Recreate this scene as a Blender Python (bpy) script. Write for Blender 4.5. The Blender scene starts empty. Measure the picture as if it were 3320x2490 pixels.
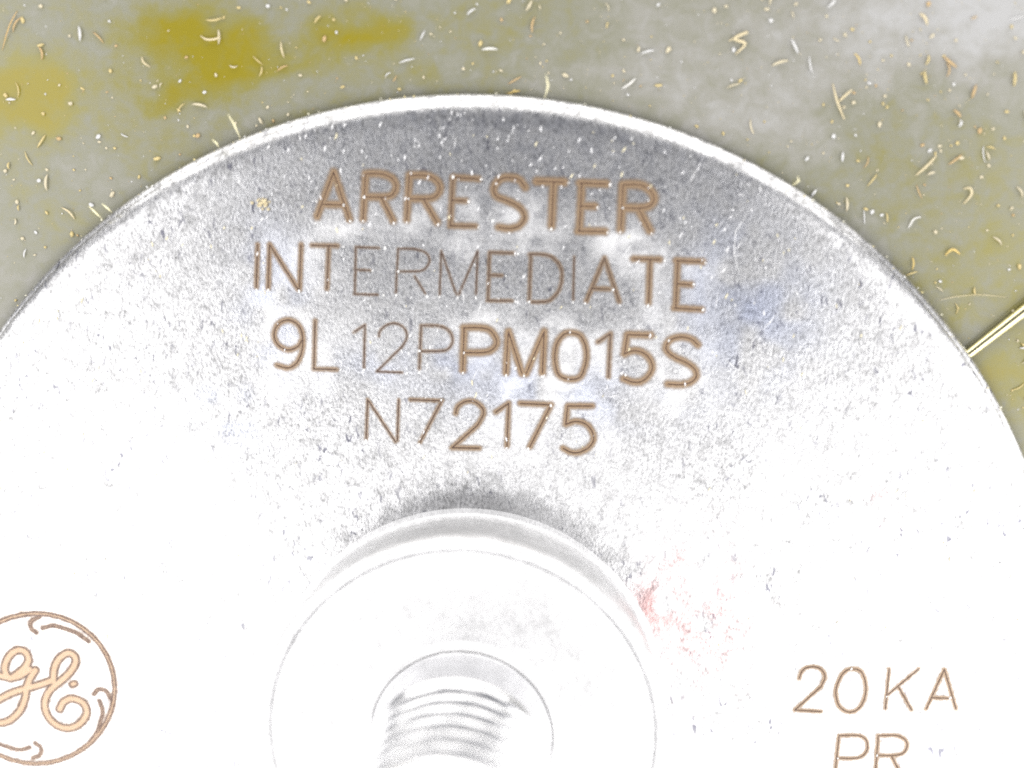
import bpy, bmesh, math, random
import numpy as np
from mathutils import Vector, Matrix

MM = 0.001
sc = bpy.context.scene
C = sc.collection
ZT = 2.0            # height of the plate's top face above the olive surface, mm

# ------------------------------------------------------------------ camera
cam_d = bpy.data.cameras.new('camera')
cam = bpy.data.objects.new('camera', cam_d)
C.objects.link(cam)
cam_d.sensor_width = 36.0
cam_d.lens = 36.0 * 2150.0 / 2212.0
cam_d.clip_start = 0.002
cam_d.clip_end = 50.0
cr = Vector((0.99904822, -0.00682358, -0.04308236))
cf = Vector((-0.04361939, -0.15628557, -0.98674828))
cu = cr.cross(cf)
M = Matrix((cr, cu, -cf)).transposed().to_4x4()
M.translation = Vector((8.585, 46.06, 92.545 + ZT)) * MM
cam.matrix_world = M
cam_d.dof.use_dof = True
cam_d.dof.focus_distance = 0.0962
cam_d.dof.aperture_fstop = 7.5
sc.camera = cam

# ------------------------------------------------------------------ world, added lamps, exposure
w = bpy.data.worlds.new('World')
sc.world = w
w.use_nodes = True
bg = w.node_tree.nodes['Background']
bg.inputs['Color'].default_value = (0.84, 0.87, 1.0, 1)
bg.inputs['Strength'].default_value = 0.21

def added_area_light(name, loc, target, sx, sy, radiance, col):  # added unseen lamps, arranged to leave a dark gap overhead in the plate
    d = bpy.data.lights.new(name, 'AREA')
    d.shape = 'RECTANGLE'
    d.size, d.size_y = sx, sy
    d.energy = radiance * math.pi * sx * sy
    d.color = col
    o = bpy.data.objects.new(name, d)
    C.objects.link(o)
    o.location = loc
    o.rotation_euler = (Vector(target) - Vector(loc)).to_track_quat('-Z', 'Y').to_euler()
    return o

added_area_light('added_lamp', (-0.69, -0.14, 0.46), (0.08, 0.0, -0.1), 0.95, 1.08, 2.7, (1.0, 0.985, 0.96))
added_area_light('added_lamp', (0.69, -0.14, 0.46), (-0.08, 0.0, -0.1), 0.95, 1.08, 2.8, (1.0, 0.985, 0.96))
added_area_light('added_lamp', (0.0, -0.52, 0.62), (0, 0.0, 0), 1.2, 0.88, 2.15, (1.0, 0.985, 0.96))
added_area_light('added_lamp', (0.0, 0.95, 0.42), (0, 0.0, 0), 2.3, 0.62, 3.3, (1.0, 0.98, 0.94))  # low lamp added to whiten the rim and stud

sc.view_settings.view_transform = 'Standard'
sc.view_settings.look = 'None'
sc.view_settings.exposure = 0.0
sc.view_settings.gamma = 1.0
sc.view_settings.use_curve_mapping = False
sc.render.engine = 'CYCLES'
sc.cycles.use_denoising = False
sc.cycles.filter_width = 1.9
sc.cycles.max_bounces = 8
sc.cycles.transparent_max_bounces = 12
sc.cycles.caustics_reflective = False

random.seed(7)
rng = np.random.default_rng(7)

# traced outlines: lettering and emblem in millimetres on the plate, fibres in millimetres on the surface
DATA = {"letters":[["A",0.42,0.95,[["p",[-13.45,47.1],[-11.75,51.12],[-10.45,46.88]],["p",[-12.82,48.22],[-11.01,48.15]] ],
[[-13.65,46.47],[-13.46,48.48],[-10.93,48.11],[-10.38,46.65]]],["R",0.42,0.95,[["p",[-8.8,50.9],[-9.16,46.87]],["s",[-8.8,50.94],[-7.48,50.93],[-6.45,50.57],[-6.03,49.87],[-6.25,49.17],[-6.98,48.84],[-8.98,48.86]],["p",[-7.38,48.71],[-6.39,46.7]] ],
[[-9.0,48.82],[-9.17,46.64],[-6.32,46.42]]],["R",0.42,0.95,[["p",[-4.78,50.71],[-5.11,46.77]],["s",[-4.78,50.75],[-3.34,50.74],[-2.4,50.38],[-1.97,49.68],[-2.26,48.98],[-2.99,48.65],[-4.9,48.67]],["p",[-3.47,48.52],[-2.31,46.51]] ],
[[-4.92,48.65],[-5.11,46.49],[-2.22,46.27]]],["E",0.36,0.85,[["p",[-0.77,50.56],[-1.08,46.23]],["p",[-0.77,50.56],[1.57,50.38]],["p",[-0.88,48.5],[0.35,48.41]],["p",[-1.12,46.19],[1.2,46.12]] ],
[[1.81,50.34],[0.63,48.37],[1.52,46.01],[-0.77,50.56]]],["S",0.42,0.95,[["s",[5.83,49.59],[5.36,50.22],[4.73,50.45],[3.86,50.46],[3.18,50.0],[2.94,49.42],[3.21,48.8],[4.16,48.4],[5.11,47.93],[5.66,47.3],[5.7,46.67],[5.18,46.09],[4.3,45.9],[3.35,46.02]] ],
[[2.83,46.58],[3.18,49.93],[4.34,45.47]]],["T",0.44,1.0,[["p",[6.86,50.13],[9.38,50.03]],["p",[8.42,50.04],[8.23,46.11]] ],
[[9.77,49.95],[8.19,45.79]]],["E",0.42,1.0,[["p",[10.99,49.94],[10.77,45.66]],["p",[10.79,49.94],[13.22,49.84]],["p",[10.88,47.88],[12.14,47.83]],["p",[10.65,45.62],[13.1,45.57]] ],
[[13.54,49.74],[12.41,47.73],[13.35,45.45]]],["R",0.46,1.0,[["p",[14.71,49.71],[14.56,45.75]],["s",[14.71,49.75],[16.12,49.74],[16.99,49.38],[17.54,48.64],[17.32,47.99],[16.54,47.67],[14.73,47.68]],["p",[16.23,47.45],[17.2,45.62]] ],
[[14.73,47.66],[14.52,45.48],[17.36,45.34]]],["I",0.3,0.8,[["p",[-19.13,44.56],[-19.45,40.62]] ],
[[-19.44,40.37]]],["N",0.32,0.85,[["p",[-18.01,44.55],[-18.32,40.56]],["p",[-17.99,44.55],[-15.49,40.4]],["p",[-15.04,44.54],[-15.37,40.4]] ],
[[-18.33,40.31],[-15.4,40.22]]],["T",0.3,0.75,[["p",[-14.05,44.48],[-11.66,44.4]],["p",[-12.45,44.37],[-12.77,40.44]] ],
[[-11.1,44.31],[-12.78,40.08]]],["E",0.17,0.55,[["p",[-9.93,44.25],[-10.17,39.97]],["p",[-9.93,44.28],[-7.75,44.17]],["p",[-10.1,42.2],[-8.67,42.11]],["p",[-10.22,39.92],[-8.02,39.84]] ],
[[-7.21,44.16],[-8.41,42.09],[-7.46,39.81]]],["R",0.16,0.5,[["p",[-5.99,44.08],[-6.3,40.06]],["s",[-5.99,44.1],[-4.45,44.05],[-3.45,43.72],[-3.07,43.06],[-3.32,42.46],[-3.99,42.04],[-6.07,41.98]],["p",[-4.51,41.57],[-3.57,39.97]] ],
[[-6.0,42.0],[-6.26,39.8],[-3.38,39.64]]],["M",0.16,0.5,[["p",[-1.98,43.86],[-2.2,39.89]],["p",[-1.98,43.86],[-0.63,39.83]],["p",[-0.42,39.83],[1.4,43.84]],["p",[1.4,43.84],[1.2,39.88]] ],
[[-2.21,39.62],[-0.5,39.53],[1.18,39.52]]],["E",0.24,0.65,[["p",[2.51,43.72],[2.3,39.3]],["p",[2.51,43.72],[4.78,43.63]],["p",[2.44,41.65],[3.6,41.58]],["p",[2.26,39.27],[4.54,39.24]] ],
[[5.13,43.55],[4.01,41.53],[4.87,39.19]]],["D",0.24,0.65,[["p",[6.33,43.49],[6.14,39.29]],["s",[6.18,43.53],[7.38,43.52],[8.39,43.18],[9.04,42.33],[9.19,41.38],[8.94,40.28],[8.38,39.53],[7.78,39.17],[6.42,39.11]] ],
[[6.16,39.13]]],["I",0.17,0.5,[["p",[10.31,43.27],[10.23,39.32]] ],
[[10.2,39.07]]],["A",0.3,0.75,[["p",[11.46,39.22],[13.09,43.16],[14.47,39.15]],["p",[12.0,40.37],[13.56,40.29]] ],
[[11.33,38.99],[13.91,40.21],[14.52,38.8]]],["T",0.38,0.9,[["p",[15.73,43.07],[18.16,42.98]],["p",[17.27,42.94],[17.18,39.04]] ],
[[18.61,42.88],[17.13,38.74]]],["E",0.38,0.92,[["p",[19.8,42.82],[19.68,38.58]],["p",[19.65,42.88],[22.08,42.76]],["p",[19.79,40.77],[21.04,40.66]],["p",[19.54,38.53],[22.08,38.37]] ],
[[22.31,42.64],[21.29,40.68],[22.21,38.35]]],["9",0.36,0.85,[["s",[-15.33,35.59],[-15.71,35.03],[-16.63,34.68],[-17.53,35.09],[-17.95,35.89],[-17.76,36.8],[-17.12,37.4],[-16.41,37.5],[-15.72,37.14],[-15.34,36.49],[-15.24,35.39],[-15.49,34.18],[-16.03,33.32],[-16.81,32.96],[-17.81,33.22]] ],
[[-17.9,33.62],[-15.17,33.79]]],["L",0.3,0.75,[["p",[-14.0,37.44],[-14.29,32.86],[-12.14,32.81]] ],
[[-11.76,32.75]]],["1",0.2,0.55,[["p",[-10.36,36.33],[-9.29,37.03],[-9.51,33.01]] ],
[[-9.52,32.75]]],["2",0.18,0.55,[["s",[-8.01,35.97],[-7.8,36.57],[-6.98,37.12],[-6.08,37.07],[-5.44,36.47],[-5.41,35.67],[-5.83,34.97]],["p",[-5.83,34.97],[-8.31,32.6],[-5.89,32.5]] ],
[[-5.44,32.45]]],["P",0.22,0.6,[["p",[-3.99,36.91],[-4.25,32.9]],["s",[-3.98,36.96],[-2.39,36.91],[-1.5,36.56],[-1.06,35.76],[-1.28,34.96],[-2.03,34.56],[-4.14,34.54]] ],
[[-4.19,34.56],[-4.26,32.5]]],["P",0.42,0.95,[["p",[0.05,36.66],[-0.14,32.75]],["s",[-0.0,36.75],[1.49,36.75],[2.48,36.5],[3.07,35.6],[2.86,34.85],[1.96,34.43],[0.01,34.41]] ],
[[0.01,34.38],[-0.14,32.44]]],["M",0.42,1.0,[["p",[4.17,36.17],[3.94,32.52]],["p",[4.2,36.37],[5.44,32.42]],["p",[5.84,32.42],[7.44,36.17]],["p",[7.54,36.37],[7.36,32.47]] ],
[[3.94,32.22],[5.64,32.17],[7.3,32.12]]],["0",0.4,0.9,[["s",[9.91,36.26],[9.27,36.01],[8.72,35.22],[8.52,34.07],[8.62,33.07],[8.97,32.22],[9.92,31.86],[10.86,32.06],[11.3,32.97],[11.49,34.07],[11.34,35.17],[10.84,36.01],[9.91,36.26]] ],
[[9.94,36.28]]],["1",0.32,0.75,[["p",[12.52,35.36],[13.7,36.15],[13.54,32.11]] ],
[[13.52,31.81]]],["5",0.42,0.95,[["p",[17.43,36.0],[15.27,36.07],[15.0,34.26]],["s",[15.0,34.26],[15.78,34.56],[16.67,34.41],[17.36,33.81],[17.62,32.96],[17.29,32.21],[16.61,31.66],[15.82,31.61],[14.97,31.91]] ],
[[14.72,32.41],[15.14,32.26]]],["S",0.42,0.95,[["s",[21.8,35.1],[21.25,35.59],[20.37,35.84],[19.39,35.65],[18.87,35.05],[19.02,34.46],[19.72,33.91],[20.71,33.46],[21.51,32.86],[21.72,32.16],[21.24,31.61],[20.36,31.36],[19.08,31.41]] ],
[[19.12,35.5],[18.72,32.06]]],["N",0.22,0.7,[["p",[-9.25,29.91],[-9.5,26.08]],["p",[-9.25,29.91],[-6.68,25.81]],["p",[-6.28,29.91],[-6.51,25.92]] ],
[[-9.54,25.91],[-6.41,25.53]]],["7",0.26,0.75,[["p",[-5.16,29.91],[-2.16,29.81],[-4.32,25.81]] ],
[[-2.22,29.86],[-4.41,25.62]]],["2",0.34,0.85,[["s",[-0.88,28.6],[-0.65,29.26],[0.12,29.75],[0.99,29.7],[1.68,29.09],[1.73,28.43],[1.18,27.44]],["p",[1.18,27.44],[-1.26,25.26],[1.31,25.22]]],[]],["1",0.34,0.85,[["p",[2.93,28.71],[4.18,29.59],[3.97,25.45]] ],
[[3.93,25.22]]],["7",0.36,0.9,[["p",[5.26,29.56],[8.18,29.43],[6.16,25.4]] ],
[[8.15,29.34],[6.0,25.17]]],["5",0.38,0.92,[["p",[12.05,29.32],[9.74,29.32],[9.55,27.56]],["s",[9.55,27.56],[10.5,27.84],[11.47,27.57],[12.07,26.8],[12.18,26.02],[11.7,25.3],[10.83,24.85],[10.07,24.85],[9.31,25.24]] ],
[[9.15,25.74]]],["2",0.3,0.85,[["s",[32.33,2.31],[32.69,3.25],[33.54,3.55],[34.35,3.33],[34.81,2.55],[34.49,1.54]],["p",[34.49,1.54],[32.04,-0.97],[34.59,-1.1]]],[]],["0",0.32,0.85,[["s",[37.3,3.37],[36.53,2.9],[36.02,1.7],[35.95,0.63],[36.37,-0.57],[37.32,-1.11],[38.17,-0.74],[38.68,0.27],[38.78,1.6],[38.3,3.06],[37.3,3.37]] ],
[[37.3,3.37]]],["K",0.28,0.8,[["p",[40.92,3.42],[40.77,-0.7]],["p",[43.74,3.46],[40.94,0.77]],["p",[41.94,1.52],[43.3,-0.8]] ],
[[40.82,0.57]]],["A",0.3,0.85,[["p",[44.7,-0.64],[46.18,3.43],[47.53,-0.6]],["p",[45.25,0.5],[46.97,0.46]] ],
[[46.91,0.52]]],["P",0.3,0.85,[["p",[36.44,-3.59],[36.19,-7.89]],["s",[36.44,-3.59],[38.3,-3.56],[39.07,-4.02],[39.24,-4.97],[38.78,-5.72],[37.92,-5.98],[36.48,-5.97]] ],
[[36.42,-5.97]]],["R",0.3,0.85,[["p",[40.23,-3.6],[40.13,-7.82]],["s",[40.23,-3.53],[42.02,-3.5],[42.85,-3.96],[43.07,-4.63],[42.74,-5.32],[41.89,-5.6],[40.27,-5.63]],["p",[41.64,-5.74],[42.75,-7.77]] ],
[[40.21,-5.63]]]],"emblem":{"center":[-43.97,0.19],"wide":[["s",[-46.63,1.28],[-47.02,2.28],[-46.53,3.5],[-45.61,4.25],[-44.76,4.1],[-44.47,3.26],[-44.95,2.42],[-45.94,1.61],[-46.63,1.28]],["s",[-46.63,1.28],[-45.54,1.51],[-44.45,2.26]],["s",[-43.85,2.17],[-44.55,1.15],[-44.94,0.19],[-45.18,-0.87],[-45.86,-2.27],[-47.09,-3.36],[-48.45,-3.6],[-49.21,-2.97],[-48.68,-1.67],[-47.15,-0.64],[-45.67,-0.03],[-43.58,0.58],[-42.11,1.13]],["s",[-46.63,1.28],[-47.97,1.74],[-48.87,3.0],[-48.83,4.58],[-47.83,5.53]],["s",[-42.12,0.98],[-41.85,2.46],[-41.21,3.52],[-40.25,4.05],[-39.64,3.54],[-39.8,2.69],[-40.53,1.74],[-41.52,0.88],[-42.61,-0.09],[-43.18,-1.38],[-42.98,-2.76],[-42.09,-3.77],[-40.89,-4.07],[-39.67,-3.52],[-38.92,-2.38],[-39.19,-1.32],[-40.23,-0.85],[-41.17,-1.19],[-41.69,-2.0]]],"thin":[["s",[-42.77,6.63],[-41.64,6.9],[-40.46,6.61],[-39.28,6.15],[-38.14,5.28]],["s",[-42.98,7.82],[-43.82,7.4],[-43.94,6.62],[-43.42,6.16]]],"dotp":[-40.16,0.68],"ring":[[-35.83,0.3],[-36.02,-0.96],[-36.4,-2.21],[-36.98,-3.4],[-37.73,-4.5],[-38.63,-5.5],[-39.68,-6.35],[-40.83,-7.05],[-42.06,-7.57],[-43.35,-7.89],[-44.65,-8.02],[-45.94,-7.94],[-47.18,-7.66],[-48.33,-7.18],[-49.38,-6.52],[-50.3,-5.69],[-51.05,-4.72],[-51.62,-3.63],[-52.01,-2.45],[-52.19,-1.2],[-52.17,0.07],[-51.94,1.34],[-51.52,2.58],[-50.92,3.75],[-50.15,4.83],[-49.23,5.79],[-48.19,6.62],[-47.04,7.28],[-45.83,7.77],[-44.57,8.07],[-43.3,8.18],[-42.05,8.1],[-40.84,7.82],[-39.71,7.36],[-38.68,6.72],[-37.78,5.93],[-37.03,4.99],[-36.45,3.93],[-36.05,2.78],[-35.84,1.56],[-35.83,0.3]]},"fibres":[["cream fibre folded into a zigzag, upper right of the olive surface",0.32,0,[[24.25,62.5],[25.88,63.2],[24.69,62.64],[25.68,62.19],[24.88,61.33]]],["long forked straw fibre shaped like a letter Y",0.24,0,[[33.67,58.65],[34.04,57.18],[34.29,56.59],[34.86,55.47]]],["straight cream stick lying diagonally above the straw rod",0.26,0,[[43.29,52.19],[42.44,51.3],[41.52,50.41]]],["cream fibre curled into a hook at the right",0.26,0,[[45.88,49.17],[46.4,49.24],[46.55,48.64],[45.97,47.81]]],["white curved fibre between the disc edge and the right border",0.22,2,[[42.25,46.7],[41.51,46.48],[41.1,45.64]]],["knobbly yellow fibre arched like a caterpillar near the right border",0.3,1,[[44.58,43.17],[45.16,43.7],[45.95,43.24]]],["cream fibre bent like a smile on the yellow patch",0.24,0,[[-24.16,63.65],[-23.47,63.27],[-22.45,63.4],[-22.49,64.07]]],["small cream fibre just below the big yellow patch, upper left",0.2,0,[[-29.78,61.86],[-29.58,61.34],[-29.05,60.92]]],["thin brown hair in the top left corner",0.12,3,[[-41.27,66.13],[-42.02,64.73],[-43.01,62.65]]],["short cream fibre right of the big yellow patch",0.2,0,[[-16.68,63.02],[-16.59,62.28],[-16.43,61.6]]],["pale curved fibre left of the disc, nearest its left edge",0.22,0,[[-38.49,48.15],[-37.7,47.75],[-37.27,47.04]]],["stubby white rod above the top of the disc",0.3,2,[[1.88,62.05],[2.58,62.1],[3.28,62.07]]],["pale slanting fibre above the upper right edge of the disc",0.26,2,[[15.89,59.36],[15.33,58.82],[14.64,58.43]]],["yellow sliver touching the top edge of the disc",0.22,1,[[4.1,58.12],[4.8,58.25],[5.37,58.38]]],["long faint hair just above the straw rod",0.1,0,[[44.04,38.92],[45.65,39.33],[48.08,39.5],[50.68,39.24]]],["short upright yellow fibre near the right edge of the disc",0.2,1,[[41.63,43.0],[41.71,42.45],[41.69,41.83]]],["orange fibre lying over the upper right of the olive surface",0.2,1,[[35.5,61.25],[35.82,60.81],[36.07,60.23]]],["thick cream fibre slanting near the top right corner",0.3,0,[[41.09,64.63],[41.48,64.19],[41.81,63.62]]]],"ybranch":[[35.35,58.05],[34.77,57.54],[34.27,57.03]],"rod":[[47.34,34.16],[52.14,38.27]],"dim_reflection":[[-42.83,57.34,5.5,2.2,1.0],[-40.49,58.58,3.0,2.0,0.8],[-25.63,63.57,4.5,1.7,0.9],[-25.83,60.06,2.2,1.6,0.8],[-20.06,62.26,4.5,1.6,0.7],[-22.7,61.47,3,1.3,0.8],[-29.01,58.43,2.5,1.0,0.6],[-10.51,63.96,3.2,1.2,0.8],[-6.24,63.7,2.0,1.0,0.5],[51.6,32.82,5,4,0.35],[50.93,30.18,4,3,0.3],[47.34,39.35,6,3,0.15],[38.33,49.58,8,5,0.2]],"pale":[[31.48,63.54,16,8,0.5],[47.75,64.48,6,5,0.9],[25.51,55.92,9,5,0.5],[34.01,52.53,7,5,0.35],[41.64,64.97,14,6,0.4],[36.55,42.83,3,3,0.4],[11.98,58.96,7,2,0.4]]}

# ------------------------------------------------------------------ helpers
def mesh_obj(name, verts, faces, mat, parent=None, smooth=True):
    me = bpy.data.meshes.new(name)
    me.from_pydata([tuple(float(c) for c in v) for v in verts], [], faces)
    me.update()
    if smooth:
        me.polygons.foreach_set('use_smooth', [True] * len(me.polygons))
    o = bpy.data.objects.new(name, me)
    C.objects.link(o)
    if mat:
        me.materials.append(mat)
    if parent:
        o.parent = parent
    return o

def fattr(o, name, vals):
    a = o.data.attributes.new(name, 'FLOAT', 'POINT')
    a.data.foreach_set('value', np.asarray(vals, dtype=np.float32))

def revolve(prof, n, z_of=None):
    """prof: list of (r, z) in mm from the inside out; returns verts (m) and faces"""
    V, F = [], []
    for (r, z) in prof:
        for k in range(n):
            a = 2 * math.pi * k / n
            V.append((r * math.cos(a) * MM, r * math.sin(a) * MM, z * MM))
    for i in range(len(prof) - 1):
        for k in range(n):
            k2 = (k + 1) % n
            F.append((i * n + k, (i + 1) * n + k, (i + 1) * n + k2, i * n + k2))
    return V, F

def catmull(P, n=7):
    P = np.asarray(P, float)
    closed = np.allclose(P[0], P[-1])
    if closed:
        Q = np.vstack([P[-2], P, P[1]])
    else:
        Q = np.vstack([2 * P[0] - P[1], P, 2 * P[-1] - P[-2]])
    out = []
    for i in range(1, len(Q) - 2):
        p0, p1, p2, p3 = Q[i - 1], Q[i], Q[i + 1], Q[i + 2]
        for t in np.linspace(0, 1, n, endpoint=False):
            out.append(.5 * (2 * p1 + (p2 - p0) * t + (2 * p0 - 5 * p1 + 4 * p2 - p3) * t * t + (3 * p1 - p0 - 3 * p2 + p3) * t ** 3))
    out.append(Q[-2])
    return np.array(out)

def stroke_pts(s):
    p = np.array(s[1:], float)
    return catmull(p) if s[0] == 's' else p

def seg_dist(X, Y, lines):
    D = np.full(X.shape, 1e9)
    for L in lines:
        for a, b in zip(L[:-1], L[1:]):
            d = b - a
            l2 = max(d @ d, 1e-12)
            t = np.clip(((X - a[0]) * d[0] + (Y - a[1]) * d[1]) / l2, 0, 1)
            D = np.minimum(D, np.hypot(X - a[0] - t * d[0], Y - a[1] - t * d[1]))
    return D

def vnoise(X, Y, scale, seed):
    """smooth value noise, numpy"""
    r = np.random.default_rng(seed).random((64, 64))
    x, y = X / scale + 1000, Y / scale + 1000
    xi, yi = np.floor(x).astype(int), np.floor(y).astype(int)
    fx, fy = x - xi, y - yi
    fx, fy = fx * fx * (3 - 2 * fx), fy * fy * (3 - 2 * fy)
    g = lambda i, j: r[i % 64, j % 64]
    return (g(xi, yi) * (1 - fx) + g(xi + 1, yi) * fx) * (1 - fy) + (g(xi, yi + 1) * (1 - fx) + g(xi + 1, yi + 1) * fx) * fy

class NT:
    def __init__(self, name):
        self.m = bpy.data.materials.new(name)
        self.m.use_nodes = True
        self.t = self.m.node_tree
        self.b = self.t.nodes['Principled BSDF']
        self.out = self.t.nodes['Material Output']
    def n(self, typ, **kw):
        nd = self.t.nodes.new(typ)
        for k, v in kw.items():
            if k.startswith('i_'):
                nd.inputs[k[2:].replace('_', ' ')].default_value = v
            else:
                setattr(nd, k, v)
        return nd
    def l(self, a, b):
        self.t.links.new(a, b)
    def noise(self, scale, stretch=(1, 1, 1), detail=2.0, rough=.5, rotz=0.0, dist=0.0):
        tc = self.n('ShaderNodeTexCoord')
        mp = self.n('ShaderNodeMapping')
        mp.inputs['Scale'].default_value = stretch
        mp.inputs['Rotation'].default_value = (0, 0, rotz)
        nz = self.n('ShaderNodeTexNoise')
        nz.inputs['Scale'].default_value = scale
        nz.inputs['Detail'].default_value = detail
        nz.inputs['Roughness'].default_value = rough
        nz.inputs['Distortion'].default_value = dist
        self.l(tc.outputs['Object'], mp.inputs['Vector'])
        self.l(mp.outputs['Vector'], nz.inputs['Vector'])
        return nz.outputs['Fac']
    def ramp(self, fac, stops):
        r = self.n('ShaderNodeValToRGB')
        el = r.color_ramp.elements
        while len(el) < len(stops):
            el.new(.5)
        for e, (p, c) in zip(el, stops):
            e.position = p
            e.color = (c, c, c, 1) if not isinstance(c, tuple) else (*c, 1)
        self.l(fac, r.inputs['Fac'])
        return r.outputs['Color']
    def math(self, op, a, b=None, clamp=False):
        m = self.n('ShaderNodeMath', operation=op)
        m.use_clamp = clamp
        for i, v in enumerate((a, b)):
            if v is None:
                continue
            if isinstance(v, (int, float)):
                m.inputs[i].default_value = v
            else:
                self.l(v, m.inputs[i])
        return m.outputs[0]
    def attr(self, name):
        return self.n('ShaderNodeAttribute', attribute_name=name).outputs['Fac']
    def mix(self, fac, a, b, blend='MIX'):
        m = self.n('ShaderNodeMix', data_type='RGBA', blend_type=blend)
        for sock, v in ((m.inputs[0], fac), (m.inputs[6], a), (m.inputs[7], b)):
            if isinstance(v, (int, float)):
                sock.default_value = v
            elif isinstance(v, tuple):
                sock.default_value = (*v, 1)
            else:
                self.l(v, sock)
        return m.outputs[2]
    def smooth(self, v, lo, hi, to0=0., to1=1.):
        m = self.n('ShaderNodeMapRange', interpolation_type='SMOOTHSTEP')
        self.l(v, m.inputs['Value'])
        m.inputs['From Min'].default_value = lo
        m.inputs['From Max'].default_value = hi
        m.inputs['To Min'].default_value = to0
        m.inputs['To Max'].default_value = to1
        return m.outputs['Result']

# ------------------------------------------------------------------ materials
def metal_material(name, rough, plate=False, wear=1.0, metallic=1.0):
    t = NT(name)
    b = t.b
    fine = t.noise(4300, (1, .52, 1), 3, .65, 0.12)
    mid = t.noise(900, (1, .7, 1), 4, .6, -.2, .3)
    big = t.noise(170, (1, 1, 1), 4, .6, 0, .4)
    sp = t.ramp(fine, [(.28, 1 - .58 * wear), (.50, 1 - .20 * wear), (.62, 1 - .08 * wear)])
    md = t.ramp(mid, [(.30, 1 - .38 * wear), (.60, 1.0)])
    col = t.mix(1.0, sp, md, 'MULTIPLY')
    col = t.mix(1.0, col, t.ramp(big, [(.25, .82), (.6, 1.0)]), 'MULTIPLY')
    col = t.mix(1.0, col, (.95, .95, .965), 'MULTIPLY')
    if plate:
        nick = t.noise(1900, (1, .45, 1), 2, .5, .5, .8)
        clump = t.noise(140, (1, 1, 1), 3, .6)
        nk = t.math('MULTIPLY', t.ramp(nick, [(.62, 0.), (.69, 1.)]), t.ramp(clump, [(.40, .15), (.58, 1.)]))
        col = t.mix(nk, col, (.20, .20, .235))
        cl = t.attr('bloom')
        cl = t.math('MULTIPLY', cl, t.ramp(t.noise(420, (1, 1, 1), 5, .65), [(.30, .25), (.58, 1.0)]), True)
        col = t.mix(cl, col, (.80, .80, .81))
        st = t.n('ShaderNodeAttribute', attribute_name='stain_and_sky_tint')
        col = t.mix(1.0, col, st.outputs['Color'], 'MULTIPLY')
        met = t.smooth(cl, 0, 1, 1.0, .45)
        t.l(met, b.inputs['Metallic'])
    else:
        b.inputs['Metallic'].default_value = metallic
    t.l(col, b.inputs['Base Color'])
    rr = t.ramp(mid, [(.3, rough + .10), (.65, rough - .04)])
    t.l(rr, b.inputs['Roughness'])
    bp = t.n('ShaderNodeBump')
    bp.inputs['Strength'].default_value = .40 * wear
    bp.inputs['Distance'].default_value = .00006
    t.l(fine, bp.inputs['Height'])
    t.l(bp.outputs['Normal'], b.inputs['Normal'])
    return t.m

M_plate = metal_material('satin_aluminium', .30, True, 1.15)
M_metal = metal_material('machined_aluminium', .40, False, .5, .35)
M_stud = metal_material('threaded_steel', .20, False, .2, .92)

def burn_material(name, emblem=False):
    t = NT(name)
    b = t.b
    d = t.attr('dist')
    hw = t.attr('halo')
    st = t.attr('strength')
    jit = t.noise(2600, (1, 1, 1), 3, .6)
    jit = t.math('MULTIPLY', t.math('SUBTRACT', jit, .5), .16)
    if emblem:
        # dist is signed (mm): negative inside a stroke
        edge = t.math('ABSOLUTE', d)
        core = t.smooth(t.math('ADD', edge, jit), .02, .17, 1., 0.)
        alpha = t.smooth(t.math('ADD', d, jit), .0, .30, .85, 0.)
    else:
        rel = t.math('DIVIDE', t.math('ADD', d, jit), hw)
        core = t.smooth(t.math('ADD', d, t.math('MULTIPLY', jit, .35)), .02, .10, 1., 0.)
        halo = t.math('MULTIPLY', t.smooth(rel, .1, 1.5, 1., 0.), st)
        alpha = t.math('MAXIMUM', halo, t.math('MULTIPLY', core, .9), True)
    tone = t.noise(800, (1, 1, 1), 3, .6)
    tan = t.mix(tone, (.38, .265, .165), (.29, .195, .115))
    if emblem:
        tan = t.mix(tone, (.52, .37, .25), (.42, .295, .195))
    col = t.mix(core, tan, (.10, .058, .045) if emblem else (.07, .037, .028))
    t.l(col, b.inputs['Base Color'])
    b.inputs['Metallic'].default_value = .45
    b.inputs['Roughness'].default_value = .38
    tr = t.n('ShaderNodeBsdfTransparent')
    mx = t.n('ShaderNodeMixShader')
    t.l(alpha, mx.inputs[0])
    t.l(tr.outputs[0], mx.inputs[1])
    t.l(b.outputs[0], mx.inputs[2])
    t.l(mx.outputs[0], t.out.inputs['Surface'])
    return t.m

M_burn = burn_material('burnt_engraving')
M_emblem = burn_material('burnt_emblem', True)

t = NT('olive_gloss')
painted_reflection = t.attr('painted_reflection')  # mask of reflected surroundings, painted into the olive colour
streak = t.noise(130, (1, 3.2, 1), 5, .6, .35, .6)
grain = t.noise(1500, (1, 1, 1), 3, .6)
fm = t.math('ADD', painted_reflection, t.math('MULTIPLY', t.math('SUBTRACT', streak, .5), .30))
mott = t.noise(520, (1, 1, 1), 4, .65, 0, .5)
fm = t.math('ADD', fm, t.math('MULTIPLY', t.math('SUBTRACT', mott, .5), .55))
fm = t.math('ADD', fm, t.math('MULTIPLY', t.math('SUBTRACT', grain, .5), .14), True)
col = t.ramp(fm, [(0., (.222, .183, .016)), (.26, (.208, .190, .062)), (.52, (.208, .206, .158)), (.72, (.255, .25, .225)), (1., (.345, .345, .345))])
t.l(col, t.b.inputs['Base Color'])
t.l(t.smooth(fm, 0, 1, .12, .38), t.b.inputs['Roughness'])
M_olive = t.m

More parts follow.
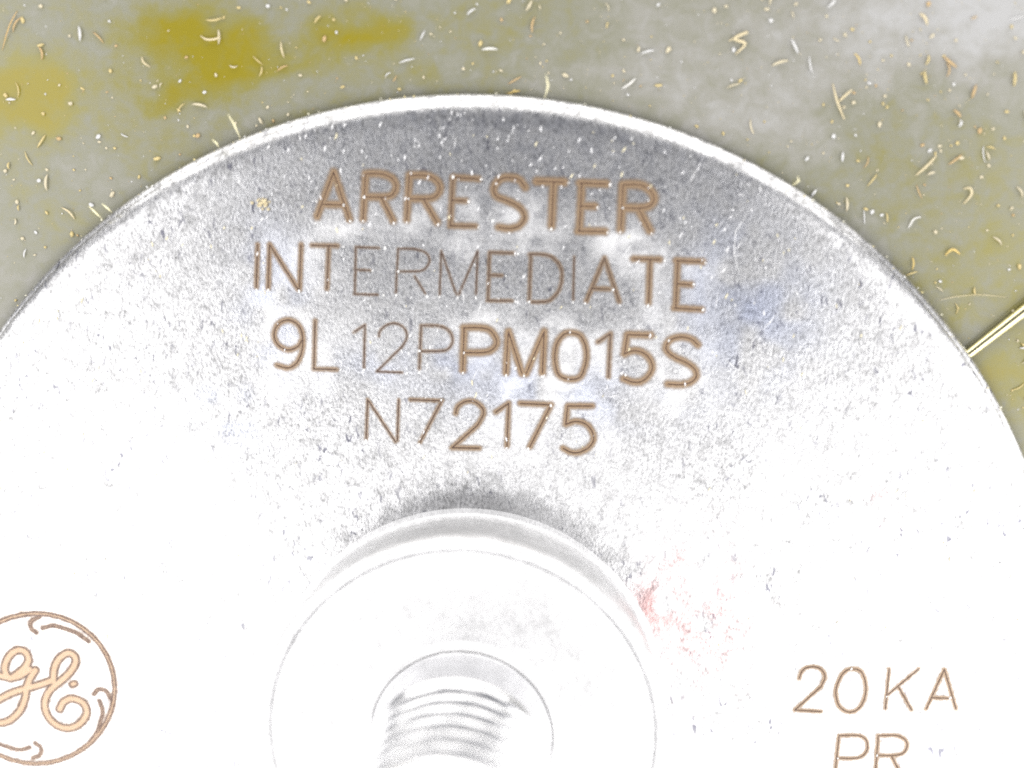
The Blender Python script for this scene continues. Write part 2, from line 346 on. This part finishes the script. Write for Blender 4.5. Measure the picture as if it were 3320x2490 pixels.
def plain(name, col, rough=.7, spec=.3, sss=0):
    t = NT(name)
    nz = t.noise(2500, (1, 1, 1), 3, .6)
    c = t.mix(nz, tuple(x * .78 for x in col), tuple(min(1, x * 1.12) for x in col))
    t.l(c, t.b.inputs['Base Color'])
    t.b.inputs['Roughness'].default_value = rough
    t.b.inputs['Specular IOR Level'].default_value = spec
    return t.m

M_fib = [plain('cream_fibre', (.64, .55, .36)), plain('yellow_fibre', (.62, .47, .18)), plain('white_fibre', (.68, .67, .64)), plain('brown_hair', (.60, .40, .16))]
M_bead = plain('burr_painted_glint', (.93, .92, .90), .4, .6)  # white colour stands in for the metal burrs' glint

t = NT('dust_mix')
a = t.n('ShaderNodeAttribute', attribute_name='tint')
t.l(a.outputs['Color'], t.b.inputs['Base Color'])
t.b.inputs['Roughness'].default_value = .6
M_dust = t.m

# straw rod: clear varnish over pale straw
t = NT('straw')
nz = t.noise(900, (1, 1, 1), 3, .6)
t.l(t.mix(nz, (.74, .68, .38), (.84, .78, .50)), t.b.inputs['Base Color'])
t.b.inputs['Roughness'].default_value = .18
t.b.inputs['Metallic'].default_value = 1.0
M_straw = t.m

# ------------------------------------------------------------------ olive surface
xs = np.concatenate([[-160, -110, -80], np.arange(-64, 72.1, .8), [90, 120, 170]])
ys = np.concatenate([[-160, -110, -60, -20], np.arange(0, 84.1, .8), [100, 130, 170]])
X, Y = np.meshgrid(xs, ys)
painted_reflection = .52 + .16 * (vnoise(X, Y, 9, 1) - .5) + .14 * (vnoise(X, Y, 3.5, 2) - .5)  # reflections painted as colour: greyer where bright, purer olive where dark
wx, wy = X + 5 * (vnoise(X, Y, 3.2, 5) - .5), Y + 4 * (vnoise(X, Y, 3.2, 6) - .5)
for (px, py, s1, s2, wt) in DATA['dim_reflection']:  # patches of darker reflection, painted as saturated olive
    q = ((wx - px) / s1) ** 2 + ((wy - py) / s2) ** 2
    painted_reflection -= wt * .46 / (1 + np.exp((np.sqrt(q) - 1) * 3.0))
for (px, py, s1, s2, wt) in DATA['pale']:  # areas of brighter reflection, painted paler
    painted_reflection += wt * .30 * np.exp(-(((X - px) / s1) ** 2 + ((Y - py) / s2) ** 2))
painted_reflection -= .06 * np.clip((X - 30) / 25, 0, 1) * np.clip((62 - Y) / 20, 0, 1)
V = np.stack([X.ravel() * MM, Y.ravel() * MM, np.zeros(X.size)], 1)
nx = len(xs)
F = [(j * nx + i, j * nx + i + 1, (j + 1) * nx + i + 1, (j + 1) * nx + i) for j in range(len(ys) - 1) for i in range(nx - 1)]
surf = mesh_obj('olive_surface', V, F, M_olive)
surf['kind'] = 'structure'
fattr(surf, 'painted_reflection', np.clip(painted_reflection, 0, 1).ravel())

# ------------------------------------------------------------------ the arrester
root = bpy.data.objects.new('surge_arrester', None)
C.objects.link(root)
root['label'] = 'round bright metal arrester end with burnt lettering and a threaded centre stud'
root['category'] = 'surge arrester'

# plate: fine polar mesh so that the oxide bloom, stains and painted sky tint can be laid on it
lines = [stroke_pts(s) for L in DATA['letters'] for s in L[3]]
heavy = [stroke_pts(s) for L in DATA['letters'] if L[1] > .3 for s in L[3]]
rs = np.concatenate([np.linspace(16.0, 55.2, 132), [55.8, 56.4, 56.9, 57.25, 57.42, 57.5, 57.58, 57.7, 57.88, 58.02, 58.09, 58.1, 58.0, 57.9]])
zs = np.concatenate([np.zeros(132), [-.035, -.13, -.27, -.45, -.57, -.645, -.68, -.74, -.86, -1.0, -1.15, -1.4, -1.7, -2.0]])
N = 640
V, F = revolve(list(zip(rs, zs)), N)
plate = mesh_obj('end_plate', V, F, M_plate, root)
plate.location.z = ZT * MM
P = np.array(V) / MM
R_ = np.hypot(P[:, 0], P[:, 1])
D = np.full(len(P), 9.0)
m = (P[:, 1] > -12) & (R_ < 56.3)
D[m] = seg_dist(P[m, 0], P[m, 1], heavy)
ofs = seg_dist(P[m, 0] - .5, P[m, 1] + .7, heavy)
D2 = np.full(len(P), 9.0)
D2[m] = ofs
bloom = .95 / (1 + np.exp((np.minimum(D, D2) - 1.7 - 3.2 * (vnoise(P[:, 0], P[:, 1], 2.2, 11) - .5)) * 2.0))
bloom *= np.clip((50.5 - R_) / 3.0, 0, 1) * np.clip(.5 + .7 * vnoise(P[:, 0], P[:, 1], 5, 14), 0, 1) * np.clip(.45 + (P[:, 1] - 22) / 18, .4, .95)
bloom = np.maximum(bloom, .35 * np.clip((vnoise(P[:, 0], P[:, 1], 6, 12) - .45) * 3, 0, 1) * np.clip((46 - R_) / 8, 0, 1))
fattr(plate, 'bloom', bloom)
# faint pink stains, and sky reflections painted as blue blots
stain_and_sky_tint = np.ones((len(P), 4))
def blot(x, y, sx, sy, rgb, k):
    g = np.exp(-(((P[:, 0] - x) / sx) ** 2 + ((P[:, 1] - y) / sy) ** 2)) * np.clip((vnoise(P[:, 0], P[:, 1], 1.9, 21) - .25) * 2.5, 0, 1) * k
    for i in range(3):
        stain_and_sky_tint[:, i] *= 1 - g * (1 - rgb[i])
for (x, y, sx, sy) in ((19.5, 13.6, 2.2, 1.4), (17.5, 9.0, 2.0, 2.5), (19.0, 11, 1.5, 2.2), (40, 20, 1.6, 2.5), (23, 8, 4, 6)):
    blot(x, y, sx, sy, (1.0, .66, .64), .8)
for (x, y, sx, sy) in ((28, 38, 5, 5), (24, 40, 4, 6), (-22, 29, 4, 3), (-2, 33, 10, 2), (10, 30, 9, 2.5), (-18, 40, 3, 6)):  # blue sky reflection painted into the plate colour
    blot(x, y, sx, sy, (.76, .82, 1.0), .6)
ca = plate.data.color_attributes.new('stain_and_sky_tint', 'FLOAT_COLOR', 'POINT')
ca.data.foreach_set('color', stain_and_sky_tint.astype(np.float32).ravel())

# hub and stud
prof = [(19.3, .015), (18.95, .05), (18.72, .15), (18.58, .35), (18.55, .9), (18.7, 3.0), (18.95, 6.4), (18.97, 7.1), (18.85, 7.6), (18.65, 7.9), (18.4, 8.0), (17.95, 8.0), (17.8, 7.95), (17.72, 7.6), (17.55, 7.6), (17.48, 7.94), (17.3, 7.93), (13.0, 7.35), (10.4, 7.0), (9.3, 7.05), (8.8, 7.25), (8.5, 7.6), (8.4, 8.2)]
V, F = revolve([(r, z) for r, z in prof[::-1]], 320)
hub = mesh_obj('hub', V, F, M_metal, root)
hub.location.z = ZT * MM

def stud_mesh(r0, depth, pitch, z0, z1, z_end, n=160, per=14):
    nz = int((z1 - z0) / pitch * per)
    zz = np.linspace(z0, z1, nz)
    V, F = [], []
    rows = []
    rows.append([(8.35, 7.5)] * n)
    rows.append([(8.3, z0 - 3.6)] * n)
    rows.append([(8.1, z0 - 3.0)] * n)
    rows.append([(r0 - .05, z0 - .3)] * n)
    for z in zz:
        row = []
        for k in range(n):
            ph = (z / pitch - k / n) % 1.0
            tri = abs(ph * 2 - 1)
            prof = np.clip((tri - .12) / .76, 0, 1)
            fade = min(1, (z - z0) / 1.0, (z1 - z) / 1.0)
            row.append((r0 - depth * (1 - prof) * max(0, fade), z))
        rows.append(row)
    rows.append([(r0 - .2, z1 + .2)] * n)
    rows.append([(r0 - 1.3, z_end)] * n)
    rows.append([(.01, z_end + .02)] * n)
    for row in rows:
        for k, (r, z) in enumerate(row):
            a = 2 * math.pi * k / n
            V.append((r * math.cos(a) * MM, r * math.sin(a) * MM, z * MM))
    for i in range(len(rows) - 1):
        for k in range(n):
            k2 = (k + 1) % n
            F.append((i * n + k, i * n + k2, (i + 1) * n + k2, (i + 1) * n + k))
    return V, F
V, F = stud_mesh(8.15, 1.05, 1.95, 13.0, 27.0, 28.4)
stud = mesh_obj('threaded_stud', V, F, M_stud, root)
stud.location.z = ZT * MM

# lettering: every character is a thin skin with its own scribed groove
def dist_patch(name, lines, reach, cell, parent, mat, zfun, signed=None):
    A = np.vstack(lines)
    x0, y0 = A.min(0) - reach
    x1, y1 = A.max(0) + reach
    xs, ys = np.arange(x0, x1 + cell, cell), np.arange(y0, y1 + cell, cell)
    X, Y = np.meshgrid(xs, ys)
    D = seg_dist(X, Y, lines) if signed is None else signed(X, Y)
    keep = D <= reach
    q = keep[:-1, :-1] | keep[1:, :-1] | keep[:-1, 1:] | keep[1:, 1:]
    used = np.zeros_like(keep)
    used[:-1, :-1] |= q; used[1:, :-1] |= q; used[:-1, 1:] |= q; used[1:, 1:] |= q
    idx = -np.ones(X.shape, int)
    idx[used] = np.arange(used.sum())
    jj, ii = np.nonzero(q)
    F = np.stack([idx[jj, ii], idx[jj, ii + 1], idx[jj + 1, ii + 1], idx[jj + 1, ii]], 1).tolist()
    cx, cy = A.mean(0)
    V = np.stack([(X[used] - cx) * MM, (Y[used] - cy) * MM, zfun(D[used]) * MM], 1)
    o = mesh_obj(name, V, F, mat, parent)
    o.location = (cx * MM, cy * MM, 0)
    fattr(o, 'dist', D[used])
    return o

for (ch, hw, st, strokes, dots) in DATA['letters']:
    L = [stroke_pts(s) for s in strokes]
    o = dist_patch('letter', L, hw * 1.6 + .1, .05, plate, M_burn, lambda d: .03 - .022 * np.exp(-(d / .07) ** 2) - .018 * np.clip(d / .6, 0, 1))
    n = len(o.data.vertices)
    fattr(o, 'halo', np.full(n, hw))
    fattr(o, 'strength', np.full(n, st))

em = DATA['emblem']
cx, cy = em['center']
ring = [np.array(em['ring'])]
wide = [stroke_pts(s) for s in em['wide']]
thin = []
for q in range(4):
    a = -q * math.pi / 2
    Rm = np.array([[math.cos(a), -math.sin(a)], [math.sin(a), math.cos(a)]])
    for s in em['thin']:
        thin.append((stroke_pts(s) - [cx, cy]) @ Rm.T + [cx, cy])
dot = [np.array([em['dotp'], [em['dotp'][0] + .25, em['dotp'][1] + .1]])]
def emblem_sd(X, Y):
    # the ring swells where each flourish runs into it
    D = seg_dist(X, Y, ring) - .17
    D = np.minimum(D, seg_dist(X, Y, thin) - .12)
    D = np.minimum(D, seg_dist(X, Y, dot) - .30)
    D = np.minimum(D, seg_dist(X, Y, wide) - .36)
    return D
dist_patch('emblem', ring + wide, .45, .07, plate, M_emblem, lambda d: .03 - .02 * np.exp(-(d / .1) ** 2) - .012 * np.clip(d / .5, 0, 1), emblem_sd)

# ------------------------------------------------------------------ small geometry collectors
class Bag:
    def __init__(self):
        self.V, self.F, self.T = [], [], []
    def tube(self, pts, r, tint=(1, 1, 1), sides=5, taper=.35, flat=.8):
        pts = [Vector(p) for p in pts]
        n = len(pts)
        base = len(self.V)
        for i, p in enumerate(pts):
            d = (pts[min(i + 1, n - 1)] - pts[max(i - 1, 0)]).normalized()
            up = Vector((0, 0, 1)) if abs(d.z) < .9 else Vector((1, 0, 0))
            s = d.cross(up).normalized()
            u = s.cross(d).normalized()
            e = min(i, n - 1 - i) / max(1, (n - 1) / 2)
            rr = r * (taper + (1 - taper) * min(1, e * 1.8))
            for k in range(sides):
                a = 2 * math.pi * k / sides
                self.V.append(p + (s * math.cos(a) + u * math.sin(a) * flat) * rr)
                self.T.append(tint)
        for i in range(n - 1):
            for k in range(sides):
                k2 = (k + 1) % sides
                self.F.append((base + i * sides + k, base + i * sides + k2, base + (i + 1) * sides + k2, base + (i + 1) * sides + k))
        self.F.append(tuple(base + k for k in range(sides))[::-1])
        self.F.append(tuple(base + (n - 1) * sides + k for k in range(sides)))
    def grain(self, p, r, tint=(1, 1, 1), sx=1., rot=0.):
        base = len(self.V)
        bm = bmesh.new()
        bmesh.ops.create_icosphere(bm, subdivisions=1, radius=1)
        c, s = math.cos(rot), math.sin(rot)
        for v in bm.verts:
            k = random.uniform(.75, 1.2) * r
            x, y, z = v.co.x * k * sx, v.co.y * k, v.co.z * k * .7
            self.V.append(Vector((p[0] + x * c - y * s, p[1] + x * s + y * c, p[2] + z)))
            self.T.append(tint)
        bm.verts.index_update()
        for f in bm.faces:
            self.F.append(tuple(base + v.index for v in f.verts))
        bm.free()
    def build(self, name, mat, parent=None, smooth=True):
        o = mesh_obj(name, [v * MM for v in self.V], self.F, mat, parent, smooth)
        ca = o.data.color_attributes.new('tint', 'FLOAT_COLOR', 'POINT')
        ca.data.foreach_set('color', np.array([(*t, 1) for t in self.T], dtype=np.float32).ravel())
        return o

# burrs where the scriber lifted off, their glint painted as white colour
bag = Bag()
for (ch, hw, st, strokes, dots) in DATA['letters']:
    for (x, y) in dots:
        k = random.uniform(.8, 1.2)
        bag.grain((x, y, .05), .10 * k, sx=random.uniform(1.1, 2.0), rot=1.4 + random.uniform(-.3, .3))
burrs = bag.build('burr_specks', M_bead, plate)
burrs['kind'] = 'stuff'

# loose glinting specks and scratches on the plate
bag = Bag()
for i in range(900):
    a = random.uniform(.15, math.pi - .15)
    r = math.sqrt(random.uniform(22 ** 2, 56.5 ** 2))
    if random.random() < .35:
        r = random.uniform(50, 56.5)
    x, y = r * math.cos(a), r * math.sin(a)
    k = random.choice([.035, .045, .06, .06, .08])
    th = 1.35 + random.uniform(-.5, .5)
    l = k * random.uniform(1.5, 4)
    tint = random.choice([(.9, .9, .92)] * 5 + [(.85, .78, .55)])
    dx, dy = math.cos(th) * l, math.sin(th) * l
    bend = random.uniform(-.5, .5) * l
    bag.tube([(x - dx, y - dy, .03), (x + bend * .5, y, .045), (x + dx, y + dy, .03)], k, tint, 4)
specks = bag.build('plate_specks', M_dust, plate)
specks['kind'] = 'stuff'
bag = Bag()
scr = [[(-26.5, 37.5), (-24.5, 39.5), (-22, 43.2)], [(26.5, 47.8), (25.0, 45.5), (24.9, 43.5), (25.4, 41.8)], [(-28, 43), (-27.0, 43.4)], [(22, 43), (23.4, 44.3)]]
for i in range(120):
    a = random.uniform(.2, math.pi - .2)
    r = random.uniform(22, 55)
    x, y = r * math.cos(a), r * math.sin(a)
    th = random.choice([random.gauss(.75, .25), random.gauss(1.4, .4), random.uniform(0, 3.1)])
    l = random.uniform(.5, 2.2)
    scr.append([(x, y), (x + math.cos(th) * l * .5 + random.uniform(-.1, .1), y + math.sin(th) * l * .5), (x + math.cos(th) * l, y + math.sin(th) * l)])
for i, s in enumerate(scr):
    bag.tube([(x, y, .008) for x, y in s], .035 if i < 4 else random.uniform(.02, .04), (.92, .92, .93), 4, .2, .4)
sc_o = bag.build('scratches', M_dust, plate)
sc_o['kind'] = 'stuff'

# grime and lint clinging to the rim
bag = Bag()
for i in range(160):
    a = random.uniform(-.2, math.pi + .2)
    r = random.uniform(57.6, 58.15)
    z = ZT - random.uniform(.7, 1.0)
    bag.grain((r * math.cos(a), r * math.sin(a), z), random.uniform(.04, .11), random.choice([(.85, .82, .66), (.8, .8, .78), (.7, .6, .3)]))
for (px, py, l) in ((-20.5, 54.3, 2.2), (7.6, 57.5, 2.0), (-34.0, 47.0, 1.5), (-33.0, 47.6, 1.0), (30, 49.5, 1.0), (-22.5, 53.4, .8)):
    d = Vector((px, py, 0)).normalized()
    bag.tube([(px, py, ZT - .6), (px + d.x * l * .5 + .2, py + d.y * l * .5, ZT + .2), (px + d.x * l * .9 - .1, py + d.y * l, ZT + .1)], .09, (.9, .84, .55), 5)
lint = bag.build('rim_lint', M_dust, root)
lint['kind'] = 'stuff'

# ------------------------------------------------------------------ fibres that stand out one by one
for i, (label, wdt, kind, pts) in enumerate(DATA['fibres']):
    P3 = catmull(pts, 6)
    bag = Bag()
    r = wdt * (.40 if 'faint' not in label else .28)
    bag.tube([(x, y, r * .8 + .25 * math.sin(3.14 * j / (len(P3) - 1))) for j, (x, y) in enumerate(P3)], r, sides=7, taper=.45)
    if 'letter Y' in label:
        B = catmull(DATA['ybranch'], 5)
        bag.tube([(x, y, r * .9 + .3 * (1 - j / (len(B) - 1))) for j, (x, y) in enumerate(B)], r * 1.1, sides=7, taper=.6)
    o = bag.build('fibre', M_fib[kind])
    o['label'] = label
    o['category'] = 'fibre'
    o['group'] = 'loose fibres on the olive surface'

# pale crumb stuck on the plate beside the lettering
bag = Bag()
for i in range(26):
    a, rr = random.uniform(0, 6.28), abs(random.gauss(0, .35))
    bag.grain((-18.5 + rr * math.cos(a) * 1.3, 48.4 + rr * math.sin(a), ZT + .1 + .12 * random.random()), random.uniform(.08, .17))
for i in range(7):
    a = random.uniform(0, 6.28)
    bag.tube([(-18.5, 48.4, ZT + .15), (-18.5 + math.cos(a) * .4, 48.4 + math.sin(a) * .5, ZT + .25), (-18.5 + math.cos(a + .2) * .6, 48.4 + math.sin(a + .2) * .5, ZT + .1)], .06)
o = bag.build('crumb', M_fib[0])
o['label'] = 'small fuzzy cream crumb stuck on the metal plate left of the first engraved A'
o['category'] = 'crumb'

# straw rod under the right edge of the disc
(ax, ay), (bx, by) = DATA['rod']
d = Vector((bx - ax, by - ay, 0)).normalized()
p0 = Vector((ax, ay, 0)) - d * 1.5
bag = Bag()
pts, n, sides = [], 26, 20
for i in range(n):
    s = i / (n - 1)
    rr = .42 + .14 * min(1, s * 3.0)
    c = p0 + d * (s * 24)
    sd = Vector((-d.y, d.x, 0))
    for k in range(sides):
        a = 2 * math.pi * k / sides
        bag.V.append(c + sd * math.cos(a) * rr + Vector((0, 0, rr + math.sin(a) * rr)))
        bag.T.append((1, 1, 1))
for i in range(n - 1):
    for k in range(sides):
        k2 = (k + 1) % sides
        bag.F.append((i * sides + k, i * sides + k2, (i + 1) * sides + k2, (i + 1) * sides + k))
bag.F.append(tuple(range(sides)))
bag.F.append(tuple((n - 1) * sides + k for k in range(sides))[::-1])
o = bag.build('straw_rod', M_straw)
o['label'] = 'thin glossy straw-coloured rod running off the right border from under the disc edge'
o['category'] = 'rod'

# ------------------------------------------------------------------ loose dust: nobody could count it
bag = Bag()
cols = [(.56, .50, .36)] * 6 + [(.54, .44, .21)] * 4 + [(.60, .60, .60)] * 3 + [(.48, .34, .17)] * 2
def spot():
    while True:
        x, y = random.uniform(-56, 64), random.uniform(10, 80)
        if math.hypot(x, y) < 58.6:
            continue
        if random.random() < .45 + .55 * (x + 56) / 120:
            return x, y
for i in range(700):
    x, y = spot()
    k = random.choice([.08, .10, .12, .15, .20])
    bag.grain((x, y, k * .6), k, random.choice(cols), random.uniform(1, 1.9), random.uniform(0, 3.1))
for i in range(230):
    x, y = spot()
    r = random.choice([.06, .08, .10, .13])
    l = random.uniform(.5, 1.6)
    th = random.gauss(1.4, .8)
    b = random.gauss(0, .10) * l
    pts = []
    for j in range(6):
        s = j / 5 - .5
        off = b * (1 - 4 * s * s)
        pts.append((x + math.cos(th) * l * s - math.sin(th) * off, y + math.sin(th) * l * s + math.cos(th) * off, r + .12 * (1 - 4 * s * s)))
    bag.tube(pts, r, random.choice(cols), 5)
for i in range(1500):
    x, y = spot()
    bag.grain((x, y, .02), random.uniform(.025, .06), random.choice(cols), random.uniform(1, 2), random.uniform(0, 3.1))
dust = bag.build('dust', M_dust)
dust['kind'] = 'stuff'
